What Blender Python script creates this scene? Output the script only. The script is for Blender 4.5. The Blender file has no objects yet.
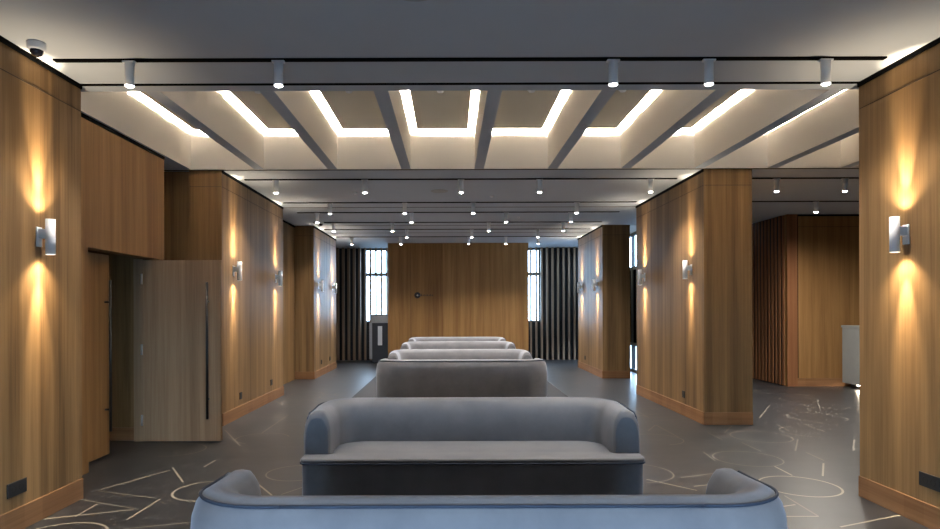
import bpy, bmesh, math, random
from mathutils import Vector, Matrix
random.seed(7)
PI = math.pi
SC = bpy.context.scene
COL = SC.collection

# ------------------------------------------------------------------ mesh helpers
class MB:
    """collects geometry with material slots; build() links ONE mesh object"""
    def __init__(s):
        s.v, s.f, s.mi, s.sm = [], [], [], []
    def add(s, vs, fs, mi=0, smooth=False):
        o = len(s.v)
        s.v += [tuple(p) for p in vs]
        for f in fs:
            s.f.append(tuple(i + o for i in f)); s.mi.append(mi); s.sm.append(smooth)
        return s
    def box(s, x0, x1, y0, y1, z0, z1, mi=0):
        vs = [(x0,y0,z0),(x1,y0,z0),(x1,y1,z0),(x0,y1,z0),(x0,y0,z1),(x1,y0,z1),(x1,y1,z1),(x0,y1,z1)]
        return s.add(vs, [(0,3,2,1),(4,5,6,7),(0,1,5,4),(1,2,6,5),(2,3,7,6),(3,0,4,7)], mi)
    def bbox(s, x0, x1, y0, y1, z0, z1, b=.004, seg=2, mi=0):
        bm = bmesh.new()
        m = Matrix.Translation(((x0+x1)/2,(y0+y1)/2,(z0+z1)/2)) @ Matrix.Diagonal((x1-x0,y1-y0,z1-z0,1))
        bmesh.ops.create_cube(bm, size=1, matrix=m)
        bmesh.ops.bevel(bm, geom=bm.edges[:], offset=b, segments=seg, affect='EDGES', profile=.5)
        return s.take(bm, mi)
    def take(s, bm, mi=0, smooth=False):
        bm.verts.index_update()
        s.add([v.co[:] for v in bm.verts], [[v.index for v in f.verts] for f in bm.faces], mi, smooth)
        bm.free(); return s
    def lathe(s, prof, c=(0,0,0), axis='z', n=24, mi=0, smooth=True, cap=False):
        vs, fs = [], []
        for (r, h) in prof:
            for k in range(n):
                a = 2*PI*k/n; p = (r*math.cos(a), r*math.sin(a), h)
                if axis == 'y': p = (p[0], p[2], p[1])
                if axis == 'x': p = (p[2], p[0], p[1])
                vs.append((p[0]+c[0], p[1]+c[1], p[2]+c[2]))
        for i in range(len(prof)-1):
            for k in range(n):
                a, b = i*n+k, i*n+(k+1) % n
                fs.append((a, b, b+n, a+n))
        if cap:
            fs.append(tuple(range(n-1, -1, -1))); fs.append(tuple((len(prof)-1)*n+k for k in range(n)))
        return s.add(vs, fs, mi, smooth)
    def tube(s, pts, r, n=8, closed=False, mi=0):
        pts = [Vector(p) for p in pts]; vs, fs = [], []; m = len(pts)
        for i, p in enumerate(pts):
            a = pts[i-1] if (i > 0 or closed) else p
            b = pts[(i+1) % m] if (i < m-1 or closed) else p
            t = (b-a).normalized()
            up = Vector((0,0,1)) if abs(t.z) < .9 else Vector((1,0,0))
            u = t.cross(up).normalized(); w = t.cross(u).normalized()
            for k in range(n):
                q = p + (u*math.cos(2*PI*k/n) + w*math.sin(2*PI*k/n))*r
                vs.append(q[:])
        for i in range(m if closed else m-1):
            j = (i+1) % m
            for k in range(n):
                fs.append((i*n+k, i*n+(k+1) % n, j*n+(k+1) % n, j*n+k))
        if not closed:
            fs.append(tuple(range(n-1,-1,-1))); fs.append(tuple((m-1)*n+k for k in range(n)))
        return s.add(vs, fs, mi, True)
    def prism(s, poly, z0, z1, bevel=0, seg=3, mi=0, smooth=False):
        bm = bmesh.new()
        b = [bm.verts.new((x, y, z0)) for x, y in poly]; t = [bm.verts.new((x, y, z1)) for x, y in poly]
        n = len(poly)
        for i in range(n): bm.faces.new((b[i], b[(i+1)%n], t[(i+1)%n], t[i]))
        bm.faces.new(b[::-1]); tf = bm.faces.new(t)
        bmesh.ops.recalc_face_normals(bm, faces=bm.faces[:])
        if bevel:
            es = [e for e in bm.edges if abs(e.verts[0].co.z-e.verts[1].co.z) < 1e-6]
            bmesh.ops.bevel(bm, geom=es, offset=bevel, segments=seg, affect='EDGES', profile=.5)
        return s.take(bm, mi, smooth)
    def build(s, name, mats, parent=None):
        me = bpy.data.meshes.new(name)
        me.from_pydata(s.v, [], s.f)
        for m in (mats if isinstance(mats, (list, tuple)) else [mats]): me.materials.append(m)
        me.polygons.foreach_set('material_index', s.mi); me.polygons.foreach_set('use_smooth', s.sm)
        bm = bmesh.new(); bm.from_mesh(me); bmesh.ops.recalc_face_normals(bm, faces=bm.faces[:]); bm.to_mesh(me); bm.free()
        me.update()
        o = bpy.data.objects.new(name, me); COL.objects.link(o)
        if parent: o.parent = parent
        return o

def tag(o, label=None, cat=None, group=None, kind=None):
    if label: o['label'] = label
    if cat: o['category'] = cat
    if group: o['group'] = group
    if kind: o['kind'] = kind
    return o
def empty(name, loc, label, cat, group=None, rz=0):
    o = bpy.data.objects.new(name, None); COL.objects.link(o)
    o.location = loc; o.rotation_euler = (0,0,rz); o.empty_display_size = .1
    return tag(o, label, cat, group)
def struct(name, mb, mats, label, cat):
    return tag(mb.build(name, mats), label, cat, None, 'structure')
def clone(root, loc, rz, label, group=None):
    r = root.copy(); COL.objects.link(r); r.location = loc; r.rotation_euler = (0,0,rz); r['label'] = label
    if group: r['group'] = group
    for ch in list(root.children):
        c = ch.copy(); COL.objects.link(c); c.parent = r
        for g in list(ch.children):
            d = g.copy(); COL.objects.link(d); d.parent = c
    return r

# ------------------------------------------------------------------ materials
def newmat(name):
    m = bpy.data.materials.new(name); m.use_nodes = True
    nt = m.node_tree; return m, nt, nt.nodes['Principled BSDF']
def plain(name, col, rough=.5, metal=0, spec=.5, noise=0, nscale=40, sheen=0):
    m, nt, b = newmat(name)
    b.inputs['Base Color'].default_value = (*col, 1); b.inputs['Roughness'].default_value = rough
    b.inputs['Metallic'].default_value = metal; b.inputs['Specular IOR Level'].default_value = spec
    if sheen:
        b.inputs['Sheen Weight'].default_value = sheen; b.inputs['Sheen Roughness'].default_value = .4
    if noise:
        tc = nt.nodes.new('ShaderNodeTexCoord'); n = nt.nodes.new('ShaderNodeTexNoise')
        n.inputs['Scale'].default_value = nscale; n.inputs['Detail'].default_value = 5
        nt.links.new(tc.outputs['Object'], n.inputs['Vector'])
        r = nt.nodes.new('ShaderNodeValToRGB')
        r.color_ramp.elements[0].position = .3; r.color_ramp.elements[1].position = .7
        r.color_ramp.elements[0].color = (*[c*(1-noise) for c in col], 1)
        r.color_ramp.elements[1].color = (*[min(1, c*(1+noise)) for c in col], 1)
        nt.links.new(n.outputs['Fac'], r.inputs['Fac']); nt.links.new(r.outputs['Color'], b.inputs['Base Color'])
    return m
def emit(name, col, strength):
    m, nt, b = newmat(name)
    b.inputs['Base Color'].default_value = (*col, 1)
    b.inputs['Emission Color'].default_value = (*col, 1); b.inputs['Emission Strength'].default_value = strength
    return m
def wood(name, dark, light, rough=.5, horizontal=False, leaf=.19):
    m, nt, b = newmat(name); N = nt.nodes.new; L = nt.links.new
    tc = N('ShaderNodeTexCoord')
    def noise(scale, detail, roughness):
        mp = N('ShaderNodeMapping'); mp.inputs['Scale'].default_value = scale
        L(tc.outputs['Object'], mp.inputs['Vector'])
        n = N('ShaderNodeTexNoise'); n.inputs['Scale'].default_value = 1; n.inputs['Detail'].default_value = detail
        n.inputs['Roughness'].default_value = roughness
        L(mp.outputs['Vector'], n.inputs['Vector']); return n.outputs['Fac']
    if horizontal: a, c = noise((.4,.4,14),5,.6), noise((2,2,110),3,.6)
    else: a, c = noise((9,9,.28),5,.62), noise((70,70,1.3),3,.65)
    # veneer leaves: a slight tone per strip
    mp = N('ShaderNodeVectorMath'); mp.operation = 'MULTIPLY_ADD'
    mp.inputs[1].default_value = (1/leaf,1/leaf,0); mp.inputs[2].default_value = (.37,.37,.5)
    L(tc.outputs['Object'], mp.inputs[0])
    fl = N('ShaderNodeVectorMath'); fl.operation = 'FLOOR'; L(mp.outputs[0], fl.inputs[0])
    wn = N('ShaderNodeTexWhiteNoise'); wn.noise_dimensions = '3D'; L(fl.outputs[0], wn.inputs['Vector'])
    def math_(op, x, y):
        q = N('ShaderNodeMath'); q.operation = op
        for i, t in enumerate((x, y)):
            if isinstance(t, (int, float)): q.inputs[i].default_value = t
            else: L(t, q.inputs[i])
        return q.outputs[0]
    s = math_('ADD', math_('MULTIPLY', a, .72), math_('MULTIPLY', c, .28))
    s = math_('ADD', s, math_('MULTIPLY', math_('SUBTRACT', wn.outputs['Value'], .5), .12))
    r = N('ShaderNodeValToRGB')
    r.color_ramp.elements[0].position = .34; r.color_ramp.elements[1].position = .68
    r.color_ramp.elements[0].color = (*dark, 1); r.color_ramp.elements[1].color = (*light, 1)
    L(s, r.inputs['Fac']); L(r.outputs['Color'], b.inputs['Base Color'])
    bp = N('ShaderNodeBump'); bp.inputs['Strength'].default_value = .12; bp.inputs['Distance'].default_value = .002
    L(c, bp.inputs['Height']); L(bp.outputs['Normal'], b.inputs['Normal'])
    b.inputs['Roughness'].default_value = rough; b.inputs['Specular IOR Level'].default_value = .14
    return m

M = {}
M['wood'] = wood('oak_veneer', (.118,.067,.028), (.285,.171,.076))
M['wood_panel'] = wood('oak_veneer_rich', (.17,.086,.031), (.335,.188,.073), leaf=.6)
M['wood_door'] = wood('oak_veneer_door', (.25,.158,.092), (.43,.29,.175), leaf=.9)
M['wood_base'] = wood('oak_skirting', (.17,.082,.036), (.28,.148,.07), horizontal=True)
M['wood_slat'] = wood('stained_slat', (.15,.10,.065), (.30,.215,.15), leaf=.5)
M['wood_slat_red'] = wood('red_oak_slat', (.16,.065,.028), (.28,.13,.06), leaf=.5)
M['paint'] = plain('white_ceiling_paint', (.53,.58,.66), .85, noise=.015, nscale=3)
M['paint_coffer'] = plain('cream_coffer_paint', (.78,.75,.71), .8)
M['panel'] = plain('coffer_panel_paint', (.66,.62,.53), .8)
M['black'] = plain('black_shadow_gap', (.003,.003,.003), .9, spec=.05)
M['dark'] = plain('charcoal_lining', (.005,.005,.006), .7)
M['groove'] = plain('seam_dark_brown', (.045,.026,.013), .8)
M['white_metal'] = plain('white_powder_coat', (.84,.86,.90), .6)
M['black_metal'] = plain('black_powder_coat', (.012,.011,.011), .45)
M['steel'] = plain('brushed_steel', (.55,.55,.56), .35, 1)
M['socket'] = plain('black_socket_plastic', (.010,.010,.011), .6)
M['dome'] = plain('smoked_dome', (.02,.02,.03), .08)
M['glass_gray'] = plain('grey_speaker_mesh', (.46,.46,.48), .7)
M['frame'] = plain('window_frame_grey', (.09,.10,.115), .5)
M['outside_dark'] = plain('dark_ground_outside', (.09,.1,.1), .9)
M['cab_dark'] = plain('dark_cabinet_lacquer', (.022,.022,.026), .35)
M['cab_grey'] = plain('grey_cabinet_top', (.30,.32,.35), .5, noise=.12, nscale=60)
M['cab_white'] = plain('pale_cabinet_insert', (.6,.63,.68), .4)
M['desk'] = plain('pale_grey_desk_front', (.27,.29,.29), .5, noise=.04, nscale=6)
M['rug'] = plain('charcoal_rug_pile', (.016,.017,.022), .95, noise=.25, nscale=180)
M['lamp_white'] = emit('downlight_bulb', (1,.97,.93), 130)
M['lamp_warm'] = emit('sconce_bulb', (1,.86,.62), 60)
M['led'] = emit('cove_led', (1,.89,.75), 2100)
M['led_floor'] = emit('toe_kick_led', (1,.82,.6), 90)

# velvet
def velvet():
    m, nt, b = newmat('grey_blue_velvet'); N = nt.nodes.new; L = nt.links.new
    tc = N('ShaderNodeTexCoord'); n = N('ShaderNodeTexNoise'); n.inputs['Scale'].default_value = 5; n.inputs['Detail'].default_value = 7
    n.inputs['Roughness'].default_value = .6; L(tc.outputs['Object'], n.inputs['Vector'])
    r = N('ShaderNodeValToRGB'); r.color_ramp.elements[0].position = .3; r.color_ramp.elements[1].position = .7
    r.color_ramp.elements[0].color = (.155,.158,.175,1); r.color_ramp.elements[1].color = (.205,.207,.222,1)
    L(n.outputs['Fac'], r.inputs['Fac']); L(r.outputs['Color'], b.inputs['Base Color'])
    n2 = N('ShaderNodeTexNoise'); n2.inputs['Scale'].default_value = 260; L(tc.outputs['Object'], n2.inputs['Vector'])
    bp = N('ShaderNodeBump'); bp.inputs['Strength'].default_value = .12; bp.inputs['Distance'].default_value = .002
    L(n2.outputs['Fac'], bp.inputs['Height']); L(bp.outputs['Normal'], b.inputs['Normal'])
    b.inputs['Roughness'].default_value = .85; b.inputs['Specular IOR Level'].default_value = .2
    b.inputs['Sheen Weight'].default_value = .45; b.inputs['Sheen Roughness'].default_value = .35
    b.inputs['Sheen Tint'].default_value = (.8,.87,1,1)
    return m
M['velvet'] = velvet()
M['piping'] = plain('navy_piping', (.03,.042,.07), .8)

# floor
def floor_mat():
    m, nt, b = newmat('dark_vinyl_floor'); N = nt.nodes.new; L = nt.links.new
    tc = N('ShaderNodeTexCoord')
    n = N('ShaderNodeTexNoise'); n.inputs['Scale'].default_value = 1.3; n.inputs['Detail'].default_value = 8; n.inputs['Roughness'].default_value = .65
    L(tc.outputs['Object'], n.inputs['Vector'])
    r = N('ShaderNodeValToRGB'); r.color_ramp.elements[0].position = .3; r.color_ramp.elements[1].position = .72
    r.color_ramp.elements[0].color = (.024,.026,.030,1); r.color_ramp.elements[1].color = (.043,.044,.048,1)
    L(n.outputs['Fac'], r.inputs['Fac']); L(r.outputs['Color'], b.inputs['Base Color'])
    mp = N('ShaderNodeMapping'); mp.inputs['Scale'].default_value = (2.2, 9, 1); L(tc.outputs['Object'], mp.inputs['Vector'])
    n2 = N('ShaderNodeTexNoise'); n2.inputs['Scale'].default_value = 1; n2.inputs['Detail'].default_value = 4; L(mp.outputs['Vector'], n2.inputs['Vector'])
    rr = N('ShaderNodeMapRange'); rr.inputs['To Min'].default_value = .33; rr.inputs['To Max'].default_value = .36
    L(n2.outputs['Fac'], rr.inputs['Value']); L(rr.outputs['Result'], b.inputs['Roughness'])
    b.inputs['Specular IOR Level'].default_value = .40
    return m
M['floor'] = floor_mat()
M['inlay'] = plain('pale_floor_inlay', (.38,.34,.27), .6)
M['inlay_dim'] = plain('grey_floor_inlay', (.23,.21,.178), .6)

# ------------------------------------------------------------------ key sizes (metres; x right, y away, z up)
CZ = 3.29                       # ceiling
XL, XR = -2.94, 3.25            # pier faces along the aisle
XL2, XR2 = -3.35, 3.87          # wall behind the piers
YN, YM0, YM1, YT0, YT1 = 4.99, 8.05, 10.98, 13.44, 16.04
YB = 18.2                       # slat screens at the far end
YR = -1.1                       # glazed wall behind the camera
XE = 9.6                        # far right of the side lobby

# ------------------------------------------------------------------ floor with inlaid lines
fm = MB()
fm.add([(-5.4,YR,0),(XE,YR,0),(XE,YB+.4,0),(-5.4,YB+.4,0)], [(0,1,2,3)], 0)
def inlay(a, b, w=.016, mi=1, z=.0012):
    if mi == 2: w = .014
    a = Vector((a[0],a[1],z)); b = Vector((b[0],b[1],z)); d = (b-a).normalized(); n = Vector((-d.y,d.x,0))*w/2
    fm.add([a-n,b-n,b+n,a+n], [(0,1,2,3)], mi)
def ring(c, r, a0=0, a1=360, w=.018, mi=1, z=.0016):
    if mi == 2: w = .014
    n = max(6, int(abs(a1-a0)/6)); vs, fs = [], []
    for i in range(n+1):
        a = math.radians(a0+(a1-a0)*i/n)
        for q in (r-w/2, r+w/2): vs.append((c[0]+q*math.cos(a), c[1]+q*math.sin(a), z))
    for i in range(n): fs.append((2*i,2*i+1,2*i+3,2*i+2))
    fm.add(vs, fs, mi)
SEG = [((-2.93,4.96),(-2.35,4.71)),((-2.73,4.55),(-2.74,4.85)),((-2.93,4.5),(-2.39,4.71)),((-2.32,4.48),(-2.31,4.97)),((-2.92,5.19),(-2.35,4.99)),
 ((-2.93,5.24),(-2.63,5.86)),((-2.65,5.96),(-2.34,5.46)),((-1.69,5.43),(-1.45,5.06)),((-1.38,5.08),(-1.07,5.59)),((-2.36,5.98),(-2.35,6.24)),
 ((-2.82,7.81),(-2.32,6.89)),((-2.3,7.61),(-2.32,8.92)),((-2.25,4.29),(-1.61,4.5)),((4.21,8.56),(4.88,9.62)),((3.29,7.55),(3.58,8.0)),((3.09,7.55),(3.09,7.15)),
 ((4.19,8.1),(4.12,7.64)),((3.61,6.58),(3.95,7.15)),((3.31,5.59),(3.59,6.05)),((4.22,6.58),(4.59,7.15)),((2.66,5.01),(2.64,4.52)),((2.46,4.72),(2.62,4.78)),
 ((2.35,4.51),(2.64,4.51)),((2.04,5.28),(2.34,5.37)),((2.03,5.55),(2.5,5.74)),((1.71,5.5),(2.02,5.16)),((4.55,8.1),(4.52,7.55)),((3.06,5.94),(3.05,5.61)),
 ((2.63,6.55),(2.59,6.16)),((3.24,7.0),(3.24,6.56)),((3.68,6.5),(3.66,6.16)),((2.66,4.29),(3.24,4.53)),((2.41,7.68),(2.63,8.07)),((2.63,8.07),(2.64,7.28)),((2.67,8.32),(3.2,8.54))]
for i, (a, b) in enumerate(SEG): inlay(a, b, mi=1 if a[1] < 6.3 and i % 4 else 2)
for (c, r, a0, a1) in [((-2.6,4.12),.30,0,360),((-2.0,5.2),.29,40,330),((-1.42,5.75),.27,60,300),((-2.95,6.72),.3,-100,90),((-2.2,7.3),.30,20,250),((2.95,6.25),.32,0,360),
   ((3.61,7.31),.33,0,360),((2.93,5.28),.31,-170,175),((5.01,8.6),.36,-60,200),((1.68,5.73),.33,-90,110),((2.34,7.18),.3,-80,150),((4.35,7.6),.33,100,260),((4.9,6.4),.32,90,270)]:
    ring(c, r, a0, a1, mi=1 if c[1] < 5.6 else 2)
for k in range(60):             # the same printed pattern carries on down the room and in the lobby
    x, y = random.choice([(random.uniform(-2.8,-1.75), random.uniform(8.8,17.6)), (random.uniform(2.1,3.1), random.uniform(8.6,17.6)),
                          (random.uniform(4.2,6.2), random.uniform(9,11.6)), (random.uniform(4.6,6.5), random.uniform(5.6,9.5)), (random.uniform(-1.4,1.7), random.uniform(3.2,4.0))])
    a = random.choice([0,.5,1.05,1.57,2.1,2.6])
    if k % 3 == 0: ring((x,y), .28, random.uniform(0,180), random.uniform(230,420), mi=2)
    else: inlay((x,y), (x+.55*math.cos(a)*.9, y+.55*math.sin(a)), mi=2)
struct('floor', fm, [M['floor'], M['inlay'], M['inlay_dim']], 'dark grey vinyl floor inlaid with pale lines and circles', 'floor')

# ------------------------------------------------------------------ walls
def seams_panel(mb, x, y0, y1, z, sgn):
    """a dark horizontal groove round the top frieze on a face at x looking along sgn"""
    mb.box(min(x, x+sgn*.0015), max(x, x+sgn*.0015), y0, y1, z-.003, z+.003, 1)
def pier(x0, x1, y0, y1, face, name, label):
    m = MB(); m.box(x0, x1, y0, y1, 0, CZ, 0)
    xf = x1 if face > 0 else x0
    seams_panel(m, xf, y0+.01, y1-.01, 3.08, face)
    m.box(x0+.01, x1-.01, y0-.0015, y0, 3.077, 3.083, 1)
    return struct(name, m, [M['wood'], M['groove']], label, 'wall')
pier(XL2-.15, XL, YR, YN, 1, 'wall_left', 'nearest oak-clad wall face on the left, carrying the big left sconce')
pier(XL2-.01, XL, YM0, YM1, 1, 'wall_left.001', 'oak-clad pier on the left just behind the open door')
pier(XL2-.01, XL, YT0, YT1, 1, 'wall_left.002', 'farthest oak-clad pier on the left, beside the dark slats')
pier(XR, XR2, YR, YN, -1, 'wall_right', 'nearest oak-clad wall face on the right, carrying the big right sconce')
pier(XR, XR2, YM0, YM1, -1, 'wall_right.001', 'middle oak-clad pier on the right, left of the lobby opening')
pier(XR, XR2-.03, YT0, YT1, -1, 'wall_right.002', 'farthest oak-clad pier on the right, beside the narrow window')
# left wall between the piers
m = MB(); m.box(XL2-.15, XL2, YN, 5.79, 0, 2.08)
m.box(XL2-.15, XL2, YN, 7.33, 2.08, CZ); m.box(XL2-.15, XL2, 7.2, 7.33, 0, 2.08)
struct('wall_left.003', m, M['wood_panel'], 'reddish oak bulkhead above the left doorway', 'wall')
m = MB(); m.box(-5.4, XL2-.15, 7.2, 7.33, 0, CZ)
struct('wall_left.004', m, M['wood'], 'dim oak wall seen inside the left doorway', 'wall')
m = MB(); m.box(-4.4, XL2-.01, 8.12, 8.3, 0, CZ); m.box(-4.4, -4.3, 7.33, 8.12, 0, CZ)
struct('wall_left.005', m, M['wood'], 'shadowed oak niche above the open door', 'wall')
m = MB(); m.box(XL2-.15, XL2, YM1-.05, YT0+.05, 0, CZ); m.box(XL2-.15, XL2, YT1-.05, YB+.4, 0, CZ)
struct('wall_left.006', m, M['wood'], 'recessed oak wall between the two far left piers', 'wall')
m = MB(); m.box(-5.5, -5.4, 4.9, 7.3, 0, 2.6); m.box(-5.4, XL2-.15, 4.9, 5.0, 0, 2.6)
struct('wall_left.007', m, M['wood'], 'dark back wall of the passage beyond the left doorway', 'wall')
# right lobby shell
m = MB(); m.box(XE, XE+.1, 3.4, 12.1, 0, CZ); m.box(XR2, XE, 3.3, 3.4, 0, CZ)
struct('wall_right.003', m, M['wood'], 'oak side wall closing the right lobby', 'wall')
m = MB(); m.box(6.43, XE, 12.0, 12.15, 0, CZ, 0)
m.box(6.62, 6.645, 11.996, 12.0, .16, CZ, 1); m.box(6.645, XE, 11.9985, 12.0, 3.05, 3.056, 2)
struct('wall_right.004', m, [M['wood_panel'], M['black'], M['groove']], 'oak panel wall at the back of the right lobby behind the desk', 'wall')
m = MB(); m.box(4.4, 6.5, 13.42, 13.5, 0, CZ)
struct('wall_right.007', m, M['dark'], 'dark closing wall at the far end of the lobby slats', 'wall')
m = MB(); m.box(6.40, 6.43, 12.15, 13.42, 0, CZ)
struct('wall_right.005', m, M['dark'], 'dark lining behind the reddish lobby slats', 'wall')
tb = MB(); tb.box(6.425, 6.62, 11.975, 12.0, 0, CZ)
struct('trim_1', tb, M['wood_slat_red'], 'orange-brown upright trim between lobby slats and panel wall', 'trim')
tb = MB(); tb.box(6.62, XE, 11.975, 12.0, 0, .15)
struct('baseboard_right', tb, M['wood_base'], 'orange-brown skirting below the lobby panel wall', 'baseboard')
# baseboards round the piers
def base(name, x0, x1, y0, y1, label, h=.165):
    m = MB(); m.bbox(x0, x1, y0, y1, .002, h, .003, 2)
    struct(name, m, M['wood_base'], label, 'baseboard')
base('baseboard_left', XL, XL+.012, YR, YN, 'orange oak skirting below the near left sconce')
base('baseboard_left.001', XL, XL+.012, YM0, YM1, 'oak skirting of the left pier behind the open door')
base('baseboard_left.002', XL, XL+.012, YT0, YT1, 'oak skirting on the aisle face of the farthest left pier')
base('baseboard_left.003', XL2, XL+.012, YT0-.012, YT0, 'oak skirting on the front face of the farthest left pier')
base('baseboard_left.004', -5.4, XL2-.26, 7.188, 7.2, 'orange skirting seen through the left doorway', .15)
base('baseboard_right.001', XR-.012, XR, YR, YN, 'orange oak skirting below the near right sconce')
base('baseboard_right.002', XR-.012, XR, YM0, YM1, 'oak skirting on the aisle face of the middle right pier')
base('baseboard_right.003', XR-.012, XR2, YM0-.012, YM0, 'oak skirting on the front face of the middle right pier')
base('baseboard_right.004', XR-.012, XR, YT0, YT1, 'oak skirting on the aisle face of the farthest right pier')
base('baseboard_right.005', XR-.012, XR2-.03, YT0-.012, YT0, 'oak skirting on the front face of the farthest right pier')
# dark shadow gaps along the tops of the piers
m = MB()
for x0, x1, y0, y1 in [(XL,XL+.012,YR,YN),(XL,XL+.012,YM0,YM1),(XL,XL+.012,YT0,YT1),(XR-.012,XR,YR,YN),(XR-.012,XR,YM0,YM1),(XR-.012,XR,YT0,YT1),
                       (XL2,XL2+.012,YN,7.33),(XL2,XL2+.012,YM1,YT0),(6.5,XE,11.985,12.0)]:
    m.box(x0, x1, y0, y1, CZ-.035, CZ)
struct('trim_2', m, M['black'], 'black shadow gap where the oak walls meet the ceiling', 'trim')

# far end: wood panel, dark wall with window openings
m = MB(); m.box(-1.71, 2.10, 17.0, 17.3, 0, CZ, 0); m.box(-1.09, -1.083, 16.9985, 17.0, .02, CZ-.03, 1)
struct('wall_back', m, [M['wood_panel'], M['groove']], 'wide oak feature wall closing the far end', 'wall')
WZ0, WZ1 = 1.11, 3.26
WL, WR = (-2.53, -1.2), (1.6, 2.63)
m = MB(); y0, y1 = YB+.2, YB+.35
m.box(-3.5, WL[0], y0, y1, 0, CZ); m.box(WL[0], WL[1], y0, y1, 0, WZ0); m.box(WL[1], WR[0], y0, y1, 0, CZ)
m.box(WR[0], WR[1], y0, y1, 0, WZ0); m.box(WR[1], 4.4, y0, y1, 0, CZ)
m.box(WL[0], WL[1], y0, y1, WZ1, CZ); m.box(WR[0], WR[1], y0, y1, WZ1, CZ)
struct('wall_back.001', m, M['dark'], 'black wall behind the far slat screens', 'wall')
def window(name, x0, x1, label):
    m = MB(); y0, y1 = YB+.24, YB+.3
    for a, b in ((x0, x0+.05), (x1-.05, x1)): m.box(a, b, y0, y1, WZ0, WZ1)
    m.box(x0, x1, y0, y1, WZ0, WZ0+.05); m.box(x0, x1, y0, y1, WZ1-.04, WZ1)
    o = struct(name, m, M['frame'], label, 'window')
    t = MB(); t.box(x0+.05, x1-.05, y0, y1, 2.47, 2.57); t.build('transom', M['frame'], o)
    return o
window('window_1', *WL, 'tall bright window behind slats left of the oak feature wall')
window('window_2', *WR, 'tall bright window behind slats right of the oak feature wall')

# right facade glazing between the piers
m = MB(); gx0, gx1 = 4.3, 4.37
ys = [11.0, 12.1, 13.2, 14.05, 14.9, 15.8, 16.9, 18.3]
for y in ys: m.box(gx0, gx1, y-.04, y+.04, 0, CZ)
for z in (0.0, .62, 2.42, CZ-.07): m.box(gx0, gx1, 11.0, 18.3, z, z+.07)
w3 = struct('window_3', m, M['frame'], 'narrow full-height window with dark frame beside the middle right pier', 'window')
def dark_view_mat():
    m, nt, b = newmat('dark_view_pane'); nt.nodes.remove(b)
    t = nt.nodes.new('ShaderNodeBsdfTransparent'); t.inputs['Color'].default_value = (.010,.008,.0065,1)
    g = nt.nodes.new('ShaderNodeBsdfGlossy'); g.inputs['Roughness'].default_value = .02
    mx = nt.nodes.new('ShaderNodeMixShader'); mx.inputs['Fac'].default_value = .05
    nt.links.new(t.outputs[0], mx.inputs[1]); nt.links.new(g.outputs[0], mx.inputs[2])
    nt.links.new(mx.outputs[0], nt.nodes['Material Output'].inputs['Surface']); return m
M['dark_view'] = dark_view_mat()
g = MB(); g.box(gx0+.03, gx0+.036, 11.0, 18.3, .69, 2.42); g.build('pane', M['dark_view'], w3)  # pane coloured nearly black, standing in for something dark outside
m = MB(); m.box(XR2-.01, 4.4, 10.9, 11.0, 0, CZ)
struct('wall_right.006', m, M['wood'], 'short oak return behind the middle right pier', 'wall')
m = MB(); m.box(-12, 16, -14, 34, -.3, -.12)
struct('ground', m, M['outside_dark'], 'dark ground outside the windows', 'ground')

# wall behind the camera: glazed
RX0, RX1, RZ1 = -1.8, 2.1, 1.4
m = MB(); m.box(-3.5, RX0, YR-.1, YR, 0, CZ); m.box(RX1, 4.0, YR-.1, YR, 0, CZ); m.box(RX0, RX1, YR-.1, YR, RZ1, CZ)
for x in (-.5, .8): m.box(x-.03, x+.03, YR-.1, YR, 0, RZ1)
struct('wall_rear', m, M['paint'], 'wall with a low wide window behind the viewer', 'wall')

# ------------------------------------------------------------------ ceilings
m = MB(); m.box(-3.5, 4.0, YR-.1, 4.96, CZ, CZ+.9); m.box(4.0, XE+.1, 3.3, 4.96, CZ, CZ+.9)
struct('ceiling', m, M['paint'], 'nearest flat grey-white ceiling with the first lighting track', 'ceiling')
m = MB(); m.box(-5.5, XE+.1, 4.96, 5.01, CZ-.001, CZ+.9, 1); m.box(XL2-.15, XE+.1, 5.01, 5.14, CZ, CZ+.9, 0)
struct('ceiling.001', m, [M['paint'], M['black']], 'narrow grey rib in front of the lit coffers', 'ceiling')
YC0, YC1 = 5.14, 8.0
m = MB(); m.box(-4.4, XE+.1, YC1, 8.03, CZ, CZ+.9, 0); m.box(-4.4, XE+.1, 8.03, 8.075, CZ-.001, CZ+.9, 1)
struct('ceiling.002', m, [M['paint_coffer'], M['black']], 'white upright face at the far ends of the coffers', 'ceiling')
m = MB(); m.box(-3.5, XE+.1, 8.075, 13.4, CZ, CZ+.3); m.box(-3.5, 4.5, 13.4, YB+.5, CZ, CZ+.3)
for y in (11.02, 13.42, 14.7): m.box(-3.3, 4.2, y-.012, y+.012, CZ-.004, CZ, 1)
struct('ceiling.003', m, [M['paint'], M['groove']], 'far flat ceiling beyond the coffers crossed by dark tracks', 'ceiling')
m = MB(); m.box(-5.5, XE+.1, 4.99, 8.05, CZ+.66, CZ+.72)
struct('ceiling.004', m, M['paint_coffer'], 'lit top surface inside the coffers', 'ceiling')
m = MB(); m.box(-5.5, XL2-.15, 4.9, 7.2, 2.5, 2.6)
struct('ceiling.005', m, M['paint'], 'low ceiling of the passage beyond the left doorway', 'ceiling')
m = MB(); m.box(-4.4, -3.44, 7.33, 8.12, CZ, CZ+.3)
struct('ceiling.006', m, M['paint'], 'ceiling over the niche above the open door', 'ceiling')
m = MB(); m.box(6.2, XE+.1, YC0, YC1, CZ, CZ+.5)
struct('ceiling.007', m, M['paint'], 'ceiling at the far right of the lobby', 'ceiling')

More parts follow.
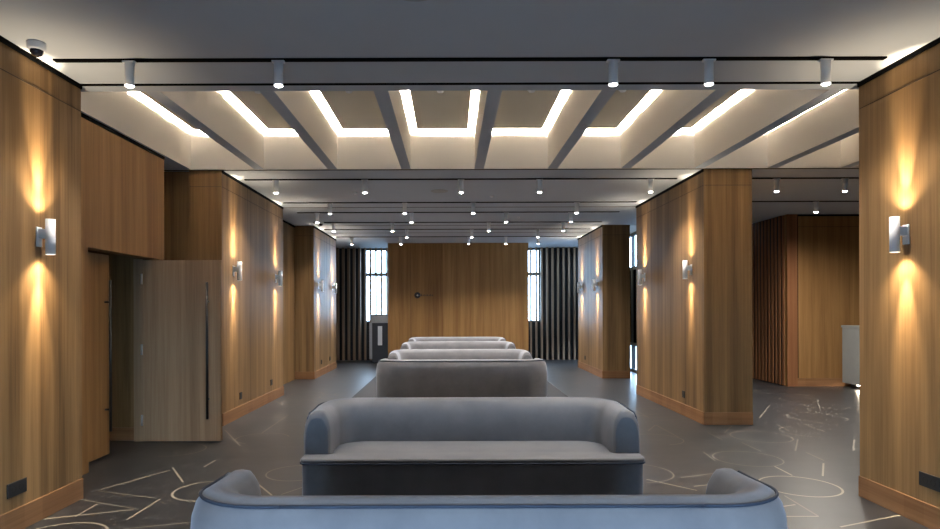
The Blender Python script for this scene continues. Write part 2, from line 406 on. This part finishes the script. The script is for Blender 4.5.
SP = .935; BX = [-3.375 + SP*k for k in range(11)]
ordn = ['first','second','third','fourth','fifth','sixth','seventh','eighth','ninth','tenth','eleventh']
for k, x in enumerate(BX):
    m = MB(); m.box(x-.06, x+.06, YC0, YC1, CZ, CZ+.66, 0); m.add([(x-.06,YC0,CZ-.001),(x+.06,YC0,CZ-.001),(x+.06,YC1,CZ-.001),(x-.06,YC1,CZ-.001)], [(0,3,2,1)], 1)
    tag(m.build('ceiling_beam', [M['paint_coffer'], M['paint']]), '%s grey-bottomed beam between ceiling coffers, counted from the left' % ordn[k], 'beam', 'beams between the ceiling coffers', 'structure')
# coffers: hanging panel + led cove strips
PZ = 3.765
pan = MB(); pw = (SP-.12)/2 - .085; pan.bbox(-pw, pw, -1.29, 1.30, 0, .03, .004, 1)
pe = empty('ceiling_panel', (0,0,0), '', 'ceiling panel', 'hung panels inside the coffers')
pan.build('panel', M['panel'], pe)
led = MB()
for a in (-1, 1): led.box(a*(pw-.044)-.012, a*(pw-.044)+.012, -1.27, 1.25, 0, .022)
led.box(-pw+.06, pw-.06, 1.244, 1.268, 0, .022)
led.build('led_strip', M['led'], pe).location = (0,0,.031)
det = MB(); det.lathe([(.001,-.045),(.03,-.045),(.036,-.03),(.05,-.022),(.055,0),(.001,0)], n=20)
nd = 0
for k in range(10):
    xc = BX[k]+SP/2; yc = (YC0+YC1)/2+.02
    lab = '%s coffer from the left' % ordn[k]
    if k == 0: p = pe; p.location = (xc, yc, PZ); p['label'] = 'grey panel hung inside the ' + lab
    else: p = clone(pe, (xc, yc, PZ), 0, 'grey panel hung inside the ' + lab)
    if k < 7:
        if k == 0: d0 = det.build('smoke_detector', M['white_metal']); d = d0
        else: d = d0.copy(); COL.objects.link(d)
        d.location = (xc, 6.42, PZ); tag(d, 'small white smoke detector under the panel of the ' + lab, 'detector', 'detectors on the coffer panels')

# ------------------------------------------------------------------ doors
t = MB(); t.bbox(-3.50, -2.61, 7.10, 7.145, .012, 2.062, .002, 1)
d1 = tag(t.build('door_1', M['wood_door']), 'open oak door leaf standing square across the left side', 'door', None, 'structure')
def pull(name, pts_a, pts_b, axis, parent):
    """a long round pull bar with two stand-offs"""
    m = MB(); m.tube([pts_a, pts_b], .014, 10); o = m.build(name, M['black_metal'], parent)
    s = MB(); z0, z1 = pts_a[2], pts_b[2]
    for z in (z0+.22, z1-.22):
        p = Vector((pts_a[0], pts_a[1], z)); s.tube([p, p+Vector(axis)*.055], .010, 8)
    s.build('standoff', M['black_metal'], o); return o
pull('door_handle', (-2.745,7.05,.27), (-2.745,7.05,1.81), (0,1,0), d1)
h = MB()
for z in (.25, 1.05, 1.85): h.lathe([(.012,-.06),(.012,.06)], (-3.50,7.095,z), n=10, cap=True)
h.build('hinge', M['steel'], d1)
e = MB(); e.box(-2.6098, -2.608, 7.10, 7.145, .02, 2.055); e.build('edge_strip', M['wood'], d1)
t = MB(); t.bbox(-3.545, -3.50, 5.45, 6.42, .03, 2.06, .002, 1)
d2 = tag(t.build('door_2', M['wood_panel']), 'closed brown door leaf in the left doorway, seen almost edge on', 'door', None, 'structure')
pull('door_handle', (-3.44,6.33,.275), (-3.44,6.33,1.80), (-1,0,0), d2)
j = MB(); j.box(-3.62, -3.51, 7.15, 7.2, 0, 2.08)
struct('trim_3', j, M['wood_door'], 'grey jamb beside the open door', 'trim')

# ------------------------------------------------------------------ slat screens
def slat_screen(name, xs, y, z0, z1, mat, label, w=.062, d=.13, along='x', group='slat screens', thin=()):
    c = (sum(xs)/len(xs), y, 0) if along == 'x' else (y, sum(xs)/len(xs), 0)
    root = empty(name, c, label, 'screen', group)
    s = MB()
    if along == 'x': s.box(-w/2, w/2, -d/2, d/2, z0, z1)
    else: s.box(-d/2, d/2, -w/2, w/2, z0, z1)
    o0 = s.build('slat', mat, root)
    for i, x in enumerate(xs):
        o = o0 if i == 0 else o0.copy()
        if i: COL.objects.link(o); o.parent = root
        if any(a < x < b for a, b in thin): o.scale = (.85,.6,1)
        o.location = (x-c[0], 0, 0) if along == 'x' else (0, x-c[1], 0)
    return root
pit = .158
slat_screen('slat_screen', [-3.28+pit*i for i in range(11)], YB, .02, CZ-.01, M['wood_slat'], 'dark brown vertical slat screen left of the oak feature wall', thin=(WL,))
slat_screen('slat_screen', [2.16+pit*i for i in range(13)], YB, .02, CZ-.01, M['wood_slat'], 'dark brown vertical slat screen right of the oak feature wall', thin=(WR,))
slat_screen('slat_screen', [12.06+.135*i for i in range(10)], 6.39, .02, CZ-.01, M['wood_slat_red'], 'reddish brown slat screen in the right lobby', .065, .016, 'y')

# ------------------------------------------------------------------ sofas
def smooth(t): t = max(0, min(1, t)); return t*t*(3-2*t)
W2, YF, YA, YRR, R = 1.162, -.385, -.19, .385, .32   # half width, seat front, arm front, rear, corner radius
def sofa_path():
    pts = []
    yend = YRR-R
    for i in range(5): pts.append((Vector((-W2, YA+(yend-YA)*i/5)), Vector((1,0))))
    for i in range(13):
        a = PI-(PI/2)*i/12; c = Vector((-W2+R, yend))
        n = Vector((math.cos(a), math.sin(a))); pts.append((c+n*R, -n))
    for i in range(1, 20): pts.append((Vector((-W2+R+(2*W2-2*R)*i/20, YRR)), Vector((0,-1))))
    for i in range(13):
        a = PI/2-(PI/2)*i/12; c = Vector((W2-R, yend))
        n = Vector((math.cos(a), math.sin(a))); pts.append((c+n*R, -n))
    for i in range(4, -1, -1): pts.append((Vector((W2, YA+(yend-YA)*i/5)), Vector((-1,0))))
    return pts
PATH = sofa_path(); NP = len(PATH)
def top_h(i):
    p = PATH[i][0]
    return 0.790 + .022*smooth((p.y-YA)/(YRR-YA))
def thick(i):
    return .175 + .03*math.sin(PI*min(1, abs(i-(NP-1)/2)/((NP-1)/2)))
def profile(h, t, k=1.0):
    return [(0,.03),(-.004,.2),(-.012,.42),(-.014,h-.2),(-.006,h-.10),(.008,h-.052),(.03,h-.02),(.058,h-.004),(.09,h),(.122,h-.006),
            (t-.035,h-.028),(t-.014,h-.065),(t-.003,h-.12),(t,h-.2),(t-.004,.47),(t-.01,.40),(t-.01,.03)]
def ring_at(i, shrink=0, push=0):
    p, n = PATH[i]; h, t = top_h(i), thick(i); pr = profile(h, t)
    tang = Vector((0,-1)) * push
    out = []
    for u, z in pr:
        if shrink: u = t/2+(u-t/2)*(1-shrink); z = z if z < .3 else .3+(z-.3)*(1-shrink*.6)
        q = p+n*u+tang; out.append((q.x, q.y, z))
    return out
def shell(i0, i1, cap0=False, cap1=False):
    rings = []
    caps = [(.16,.030),(.05,.022),(.012,.010)]
    if cap0: rings += [ring_at(i0, s, p) for s, p in caps]
    rings += [ring_at(i) for i in range(i0, i1+1)]
    if cap1: rings += [ring_at(i1, s, p) for s, p in caps[::-1]]
    n = len(rings[0]); vs = [v for r in rings for v in r]; fs = []
    for a in range(len(rings)-1):
        for k in range(n): fs.append((a*n+k, a*n+(k+1) % n, (a+1)*n+(k+1) % n, (a+1)*n+k))
    m = MB(); m.add(vs, fs, 0, True)
    for a, c in ((0, cap0), (len(rings)-1, cap1)): m.add(rings[a], [tuple(range(n))], 0, False)
    return m
def round_rect(x0, x1, y0, y1, rf, rr, n=6):
    pts = []
    for cx, cy, a0, r in ((x0+rf,y0+rf,180,rf),(x1-rf,y0+rf,270,rf),(x1-rr,y1-rr,0,rr),(x0+rr,y1-rr,90,rr)):
        for i in range(n+1):
            a = math.radians(a0+90*i/n); pts.append((cx+r*math.cos(a), cy+r*math.sin(a)))
    return pts
def make_sofa():
    root = empty('sofa', (0,0,0), '', 'sofa', 'grey velvet sofas down the middle of the hall')
    b = MB(); b.prism(round_rect(-W2+.006, W2-.006, YF+.008, YRR-.05, .05, .28), .012, .461, .008, 2); b.build('base', M['velvet'], root)
    # T-shaped seat cushion: full width in front of the arms, then between them
    xi = W2-.168; poly = []
    for i in range(7):
        a = math.radians(180+90*i/6); poly.append((-W2-.004+.06+.06*math.cos(a), YF-.004+.06+.06*math.sin(a)))
    for i in range(7):
        a = math.radians(270+90*i/6); poly.append((W2+.004-.06+.06*math.cos(a), YF-.004+.06+.06*math.sin(a)))
    poly += [(W2+.004, YA-.036), (xi+.02, YA-.036)]
    for i in range(1, 5): poly.append((xi-.02*i/4, YA-.036+.06*i/4))
    for i in range(9):
        a = PI/2*i/8; poly.append((xi-.2+.2*math.cos(a), .0+.2*math.sin(a)))
    for i in range(8, -1, -1):
        a = PI/2*i/8; poly.append((-(xi-.2+.2*math.cos(a)), .0+.2*math.sin(a)))
    for i in range(4, 0, -1): poly.append((-(xi-.02*i/4), YA-.036+.06*i/4))
    poly += [(-xi-.02, YA-.036), (-W2-.004, YA-.036)]
    s = MB(); s.prism(poly, .462, .495, .013, 3, 0, True); cu = s.build('seat_cushion', M['velvet'], root)
    pp = [(-W2-.004, YA-.04, .463)] + [(x, y-.001, .463) for x, y in poly[0:14]] + [(W2+.004, YA-.04, .463)]
    q = MB(); q.tube(pp, .006, 6); q.build('piping', M['piping'], cu)
    a1, a2 = 18, NP-19
    arm = shell(0, a1, True, False).build('armrest', M['velvet'], root)
    back = shell(a1, a2).build('backrest', M['velvet'], root)
    arm2 = shell(a2, NP-1, False, True).build('armrest', M['velvet'], root)
    def pipe(i0, i1, parent, end0=False, end1=False):
        pts = []
        for i in range(i0, i1+1):
            p, n = PATH[i]; h = top_h(i); c = p+n*.026; pts.append((c.x, c.y, h-.018))
        def down(i):
            p, n = PATH[i]; h = top_h(i); c = p+n*.004+Vector((0,-.012))
            return [(c.x, c.y-.004, z) for z in (.50, .58, h-.12)]+[(c.x+(.012 if n.x > 0 else -.012), c.y, h-.045)]
        if end0: pts = down(i0)+pts
        if end1: pts = pts+down(i1)[::-1]
        q = MB(); q.tube(pts, .0065, 6); q.build('piping', M['piping'], parent)
    pipe(0, a1, arm, end0=True); pipe(a1, a2, back); pipe(a2, NP-1, arm2, end1=True)
    return root
SX = .143
SOFAS = [(2.60, PI, 'nearest grey-blue velvet sofa, its back to the viewer, cut off at the bottom'),
         (4.585, 0, 'grey-blue velvet sofa facing the viewer, showing its whole seat and both arms'),
         (8.70, PI, 'grey velvet sofa with a plain back towards the viewer, in the middle of the hall'),
         (10.28, 0, 'grey velvet sofa just behind the one showing a plain back, only its top seen'),
         (12.85, 0, 'second farthest grey velvet sofa, a low strip before the last one'),
         (14.95, 0, 'farthest grey velvet sofa, a thin pale strip before the oak feature wall')]
s0 = make_sofa()
for i, (y, rz, lab) in enumerate(SOFAS):
    z = .012 if y > 8 else 0.0
    if i == 0: s0.location = (SX, y, z); s0.rotation_euler = (0,0,rz); s0['label'] = lab
    else: clone(s0, (SX, y, z), rz, lab)
m = MB(); m.bbox(-1.68, 1.98, 8.12, 16.2, .003, .012, .004, 1)
tag(m.build('rug', M['rug']), 'dark charcoal rug under the far sofas', 'rug')

# ------------------------------------------------------------------ wall sconces
def make_sconce():
    # local: wall at x=0, body stands off along +x; light up and down
    root = empty('wall_sconce', (0,0,0), '', 'wall lamp', 'white up-and-down wall sconces')
    p = MB(); p.bbox(.001, .010, -.03, .03, -.07, .07, .003, 2); p.build('backplate', M['white_metal'], root)
    a = MB(); a.bbox(.010, .062, -.02, .02, -.01, .055, .004, 2); a.build('bracket', M['white_metal'], root)
    b = MB(); r = .032; hz = .126
    b.lathe([(r-.004,-hz+.02),(r-.004,-hz),(r,-hz),(r,hz),(r-.004,hz),(r-.004,hz-.02)], (.086,0,0), n=28); body = b.build('body', M['white_metal'], root)
    for sgn in (-1, 1):
        l = MB(); l.lathe([(.0005,0),(r-.004,0)], (.086,0,sgn*(hz-.012)), n=20); l.build('bulb', M['lamp_warm'], body)
    return root
SY = {'near': 4.47, 'm1': 8.47, 'm2': 10.5, 't1': 13.9, 't2': 15.55}
SZ = 2.022
desc = {('l','near'): 'nearest white wall sconce, on the left wall by the picture edge', ('r','near'): 'nearest white wall sconce, on the right wall by the picture edge',
        ('l','m1'): 'white wall sconce on the left pier, right beside the open door', ('l','m2'): 'white wall sconce at the far end of the left middle pier',
        ('r','m1'): 'white wall sconce at the near end of the right middle pier', ('r','m2'): 'white wall sconce at the far end of the right middle pier',
        ('l','t1'): 'white wall sconce at the near end of the farthest left pier', ('l','t2'): 'white wall sconce next to the dark slats on the farthest left pier',
        ('r','t1'): 'white wall sconce at the near end of the farthest right pier', ('r','t2'): 'white wall sconce next to the dark slats on the farthest right pier'}
SCONCE_W = {'near': 8.5, 'm1': 6.5, 'm2': 6.5, 't1': 9, 't2': 9}
SCONCE_C = {'near': (1,.79,.52), 'm1': (1,.80,.54), 'm2': (1,.82,.58), 't1': (1,.84,.62), 't2': (1,.85,.64)}
def spot(name, loc, down, power, size, blend, col, rad=.02, tilt=0):
    l = bpy.data.lights.new(name, 'SPOT'); l.energy = power; l.spot_size = math.radians(size); l.spot_blend = blend; l.color = col; l.shadow_soft_size = rad
    o = bpy.data.objects.new(name, l); COL.objects.link(o); o.location = loc
    o.rotation_euler = (0,tilt,0) if down else (PI,-tilt,0); return o
q0 = make_sconce(); first = True
for (side, key), lab in desc.items():
    x, rz = (XL, 0) if side == 'l' else (XR, PI)
    loc = (x, SY[key], SZ)
    if first: q0.location = loc; q0.rotation_euler = (0,0,rz); q0['label'] = lab; first = False
    else: clone(q0, loc, rz, lab)
    lx = x+(.086 if side == 'l' else -.086)
    tl = math.radians(10)*(1 if side == 'l' else -1)
    for sg in (-1, 1):
        spot('sconce_light', (lx, SY[key], SZ+sg*.120), sg < 0, SCONCE_W[key]*22, 30, 1.0, SCONCE_C[key], .014, tl)
        spot('sconce_beam', (lx, SY[key], SZ+sg*.120), sg < 0, SCONCE_W[key]*4, 112, 1.0, SCONCE_C[key], .014, tl*.6)

# ------------------------------------------------------------------ lighting tracks and spotlights
tr = ['nearest lighting track', 'first lighting track beyond the coffers', 'second lighting track beyond the coffers', 'third lighting track beyond the coffers',
      'fourth lighting track beyond the coffers', 'fifth lighting track beyond the coffers', 'farthest lighting track']
TY = [4.484, 8.62, 10.5, 11.57, 12.9, 14.03, 15.48]
ROW = [[-2.294,-1.229,1.165,1.849,2.686], [-2.40,-1.18,.144,1.224,2.75], [-2.02,-.77,.377,2.11], [-2.463,-.725,1.025,2.214],
       [-2.41,-1.20,.782,2.315], [-.985,.47,1.947], [-2.444,-1.235,.445,1.358,2.16]]
def track(x0, x1, y, label):
    m = MB(); m.box(x0, x1, y-.022, y+.022, CZ-.012, CZ-.0005)
    tag(m.build('lighting_track', M['black']), label, 'lighting track', 'black lighting tracks')
for k, y in enumerate(TY): track(-2.83, 3.11, y, 'black ' + tr[k] + ' across the hall ceiling')
track(3.95, 7.8, 8.62, 'black lighting track on the right lobby ceiling, the nearer one')
track(3.95, 7.6, 10.5, 'black lighting track on the right lobby ceiling, the farther one')
def make_spotlight():
    root = empty('track_spotlight', (0,0,0), '', 'spotlight', '')
    a = MB(); a.bbox(-.045, .045, -.02, .02, -.026, -.0125, .002, 1); a.build('track_adapter', M['white_metal'], root)
    b = MB(); r = .033; b.lathe([(.001,-.026),(r,-.026),(r,-.19),(r-.004,-.19),(r-.004,-.176)], n=24); body = b.build('body', M['white_metal'], root)
    l = MB(); l.lathe([(.0005,-.199),(.012,-.198),(.022,-.194),(.029,-.184)], n=20); l.build('bulb', M['lamp_white'], body)
    return root
ordi = ['leftmost','second from left','third from left','fourth from left','rightmost']
TP = [85, 120, 110, 110, 110, 110, 120]
t0 = None
def place_spot(x, y, lab, power, group, cone=120):
    global t0
    if t0 is None: t0 = make_spotlight(); t0.location = (x, y, CZ); t0['label'] = lab; t0['group'] = group
    else: clone(t0, (x, y, CZ), 0, lab, group)
    spot('downlight', (x, y, CZ-.215), True, power, cone, 1.0, (1,.93,.84), .03)
for k, row in enumerate(ROW):
    for i, x in enumerate(row):
        w = 'rightmost' if i == len(row)-1 else ordi[i]
        place_spot(x, TY[k], 'small white cylinder spotlight, %s on the %s' % (w, tr[k]), TP[k], 'spotlights on the ' + tr[k])
for x, y, lab in [(4.48,8.62,'white spotlight on the nearer right lobby track, left one'), (5.42,8.62,'white spotlight on the nearer right lobby track, right one'),
                  (6.12,10.5,'white spotlight alone on the farther right lobby track')]:
    place_spot(x, y, lab, 210, 'spotlights in the right lobby', 165)

track(-2.83, 3.11, 1.1, 'added black lighting track overhead, nearer than any in the picture')  # unseen track and two spotlights, added to light the nearest sofa's back
for x, lab in ((-1.2, 'added white cylinder spotlight overhead nearer than the picture shows, left one'), (1.4, 'added white cylinder spotlight overhead nearer than the picture shows, right one')):
    place_spot(x, 1.1, lab, 75, 'added spotlights on the overhead track', 100)
# ------------------------------------------------------------------ sockets
def socket(loc, rz, n, label):
    root = empty('power_socket', loc, label, 'socket', 'black power sockets near the floor', rz)
    w = .047*n+(.0 if n > 1 else .0)
    p = MB(); p.bbox(.0005, .010, -w, w, -.048, .048, .003, 2); pl = p.build('faceplate', M['socket'], root)
    for i in range(n):
        c = (i-(n-1)/2)*.07; o = MB(); o.lathe([(.022,.0102),(.022,.0112),(.019,.0112),(.018,.006),(.001,.006)], (0,c,0), 'x', 18); o.build('outlet', M['dark'], pl)
socket((XL,4.235,.30), 0, 2, 'black double power socket low on the near left wall')
socket((XR,4.255,.32), PI, 2, 'black double power socket low on the near right wall')
socket((XL,8.75,.30), 0, 1, 'black power socket low on the left middle pier, nearer one')
socket((XL,10.24,.31), 0, 1, 'black power socket low on the left middle pier, farther one')
socket((XR,8.76,.30), PI, 1, 'black power socket low on the right middle pier')
socket((XL,14.2,.31), 0, 1, 'black power socket low on the farthest left pier, nearer one')
socket((XL,15.2,.31), 0, 1, 'black power socket low on the farthest left pier, farther one')
socket((XR,15.2,.31), PI, 1, 'black power socket low on the farthest right pier')

# ------------------------------------------------------------------ cameras, speakers, detectors on the ceiling
def dome(loc, label):
    root = empty('security_camera', loc, label, 'camera', 'dome security cameras')
    b = MB(); b.lathe([(.001,.002),(.056,.002),(.058,-.01),(.056,-.038),(.049,-.048),(.040,-.05)], n=28); b.build('housing', M['white_metal'], root)
    d = MB(); d.lathe([(.040,-.048),(.039,-.064),(.030,-.080),(.016,-.089),(.001,-.092)], n=24); d.build('dome', M['dome'], root)
dome((-2.77,4.2,CZ), 'white dome security camera at the top left of the near ceiling')
dome((-2.64,12.75,CZ), 'small dark dome security camera on the far ceiling by the left piers')
def speaker(loc, r, label):
    root = empty('ceiling_speaker', loc, label, 'ceiling speaker', 'round ceiling speakers')
    a = MB(); a.lathe([(r-.012,-.0005),(r,-.0005),(r,-.004),(r-.004,-.008),(r-.012,-.008),(r-.012,-.004)], n=36); a.build('rim', M['glass_gray'], root)
    g = MB(); g.lathe([(.001,-.005),(r-.012,-.004)], n=36); g.build('grille', M['glass_gray'], root)
speaker((-.2,3.50,CZ), .14, 'round grey ceiling speaker at the top edge of the picture')
speaker((-.17,9.5,CZ), .13, 'round grey ceiling speaker beyond the lit coffers')
for x, y, lab in [(.65,9.93,'small white smoke detector on the far ceiling, just right of centre'), (-1.46,9.6,'small white smoke detector on the far ceiling, left of centre'), (1.32,12.2,'small white smoke detector on the far ceiling, near the right piers')]:
    d = d0.copy(); COL.objects.link(d); d.location = (x,y,CZ-.0005); d.scale = (.6,.6,.6); tag(d, lab, 'detector', 'detectors on the far ceiling')

# ------------------------------------------------------------------ wall sign, cabinet, desk
sg = empty('wall_sign', (-.91,16.999,1.875), 'small dark round emblem with a line of letters on the oak feature wall', 'sign')
e = MB(); e.lathe([(.030,-.004),(.082,-.004),(.084,-.012),(.028,-.012),(.030,-.004)], (0,0,0), 'y', 28); e.build('emblem', M['black_metal'], sg)
e = MB(); e.lathe([(.001,-.012),(.02,-.012),(.022,-.003)], (0,0,0), 'y', 16); e.build('emblem_centre', M['steel'], sg)
lt = MB(); xx = .10
for wd, hh in ((.03,.04),(.022,.03),(.026,.03),(.018,.036),(.028,.03),(.02,.03),(.026,.034),(.022,.03)):
    wd *= 1.25; hh *= 1.5; lt.box(xx, xx+wd*.4, -.012, -.002, -.02, -.02+hh); lt.box(xx, xx+wd, -.012, -.002, -.02, -.008); xx += wd+.012
lt.build('lettering', M['black_metal'], sg)

cb = empty('cabinet', (-2.0,17.63,0), 'dark cabinet with grey top, half hidden behind the left edge of the oak feature wall', 'cabinet')
b = MB(); b.bbox(-.19, .36, -.25, .25, .02, 1.12, .006, 2); b.build('body', M['cab_dark'], cb)
b = MB(); b.bbox(-.23, .38, -.28, .28, 1.12, 1.36, .015, 3); b.build('top', M['cab_grey'], cb)
b = MB(); b.bbox(-.03, .09, -.258, -.248, .50, 1.03, .003, 1); b.build('insert', M['cab_white'], cb)
b = MB(); b.bbox(-.27, -.19, -.22, .2, .12, 1.12, .004, 1); b.build('side_panel', M['cab_grey'], cb)
b = MB(); b.box(-.17, .34, -.22, .22, 0, .02); b.build('plinth', M['black_metal'], cb)

dk = empty('reception_desk', (8.18,11.55,0), 'pale grey reception desk lit from below, cut off by the near right wall', 'desk')
b = MB(); b.bbox(-.79, .95, -.2, .3, .09, 1.13, .006, 2); b.build('front_panel', M['desk'], dk)
b = MB(); b.bbox(-.80, .97, -.22, .32, 1.13, 1.17, .006, 2); b.build('worktop', M['desk'], dk)
b = MB(); b.box(-.66, .9, -.05, .25, 0, .09); pk = b.build('plinth', M['black_metal'], dk)
b = MB(); b.box(-.77, .9, -.15, -.10, .075, .089); b.build('strip_light', M['led_floor'], dk)

# ------------------------------------------------------------------ daylight
w = bpy.data.worlds.new('daylight'); SC.world = w; w.use_nodes = True
bg = w.node_tree.nodes['Background']; bg.inputs['Color'].default_value = (.47,.71,1,1); bg.inputs['Strength'].default_value = 15.0
def portal(loc, rot, sx, sy):
    l = bpy.data.lights.new('window_portal', 'AREA'); l.shape = 'RECTANGLE'; l.size = sx; l.size_y = sy
    o = bpy.data.objects.new('window_portal', l); COL.objects.link(o); o.location = loc; o.rotation_euler = rot
    l.cycles.is_portal = True
portal((.15,YR-.02,.7), (PI/2,0,PI), 3.9, 1.4)
portal(((WL[0]+WL[1])/2,YB+.3,2.2), (-PI/2,0,0), 1.3, 2.1)
portal(((WR[0]+WR[1])/2,YB+.3,2.2), (-PI/2,0,0), 1.0, 2.1)
portal((4.4,14.6,1.65), (0,PI/2,0), 3.2, 7.2)

# ------------------------------------------------------------------ camera and view
cd = bpy.data.cameras.new('camera'); cam = bpy.data.objects.new('camera', cd); COL.objects.link(cam)
cam.location = (0,0,1.5); cam.rotation_euler = (PI/2, .003, 0)
cd.sensor_width = 36; cd.lens = 627/940*36; cd.shift_x = 19/940; cd.shift_y = 44.5/940; cd.clip_start = .05; cd.clip_end = 100
SC.camera = cam
SC.view_settings.view_transform = 'Standard'; SC.view_settings.look = 'None'; SC.view_settings.gamma = 1
SC.view_settings.use_curve_mapping = False; SC.view_settings.exposure = .5
SC.cycles.max_bounces = 8; SC.cycles.diffuse_bounces = 5; SC.cycles.sample_clamp_indirect = 6; SC.cycles.use_denoising = True
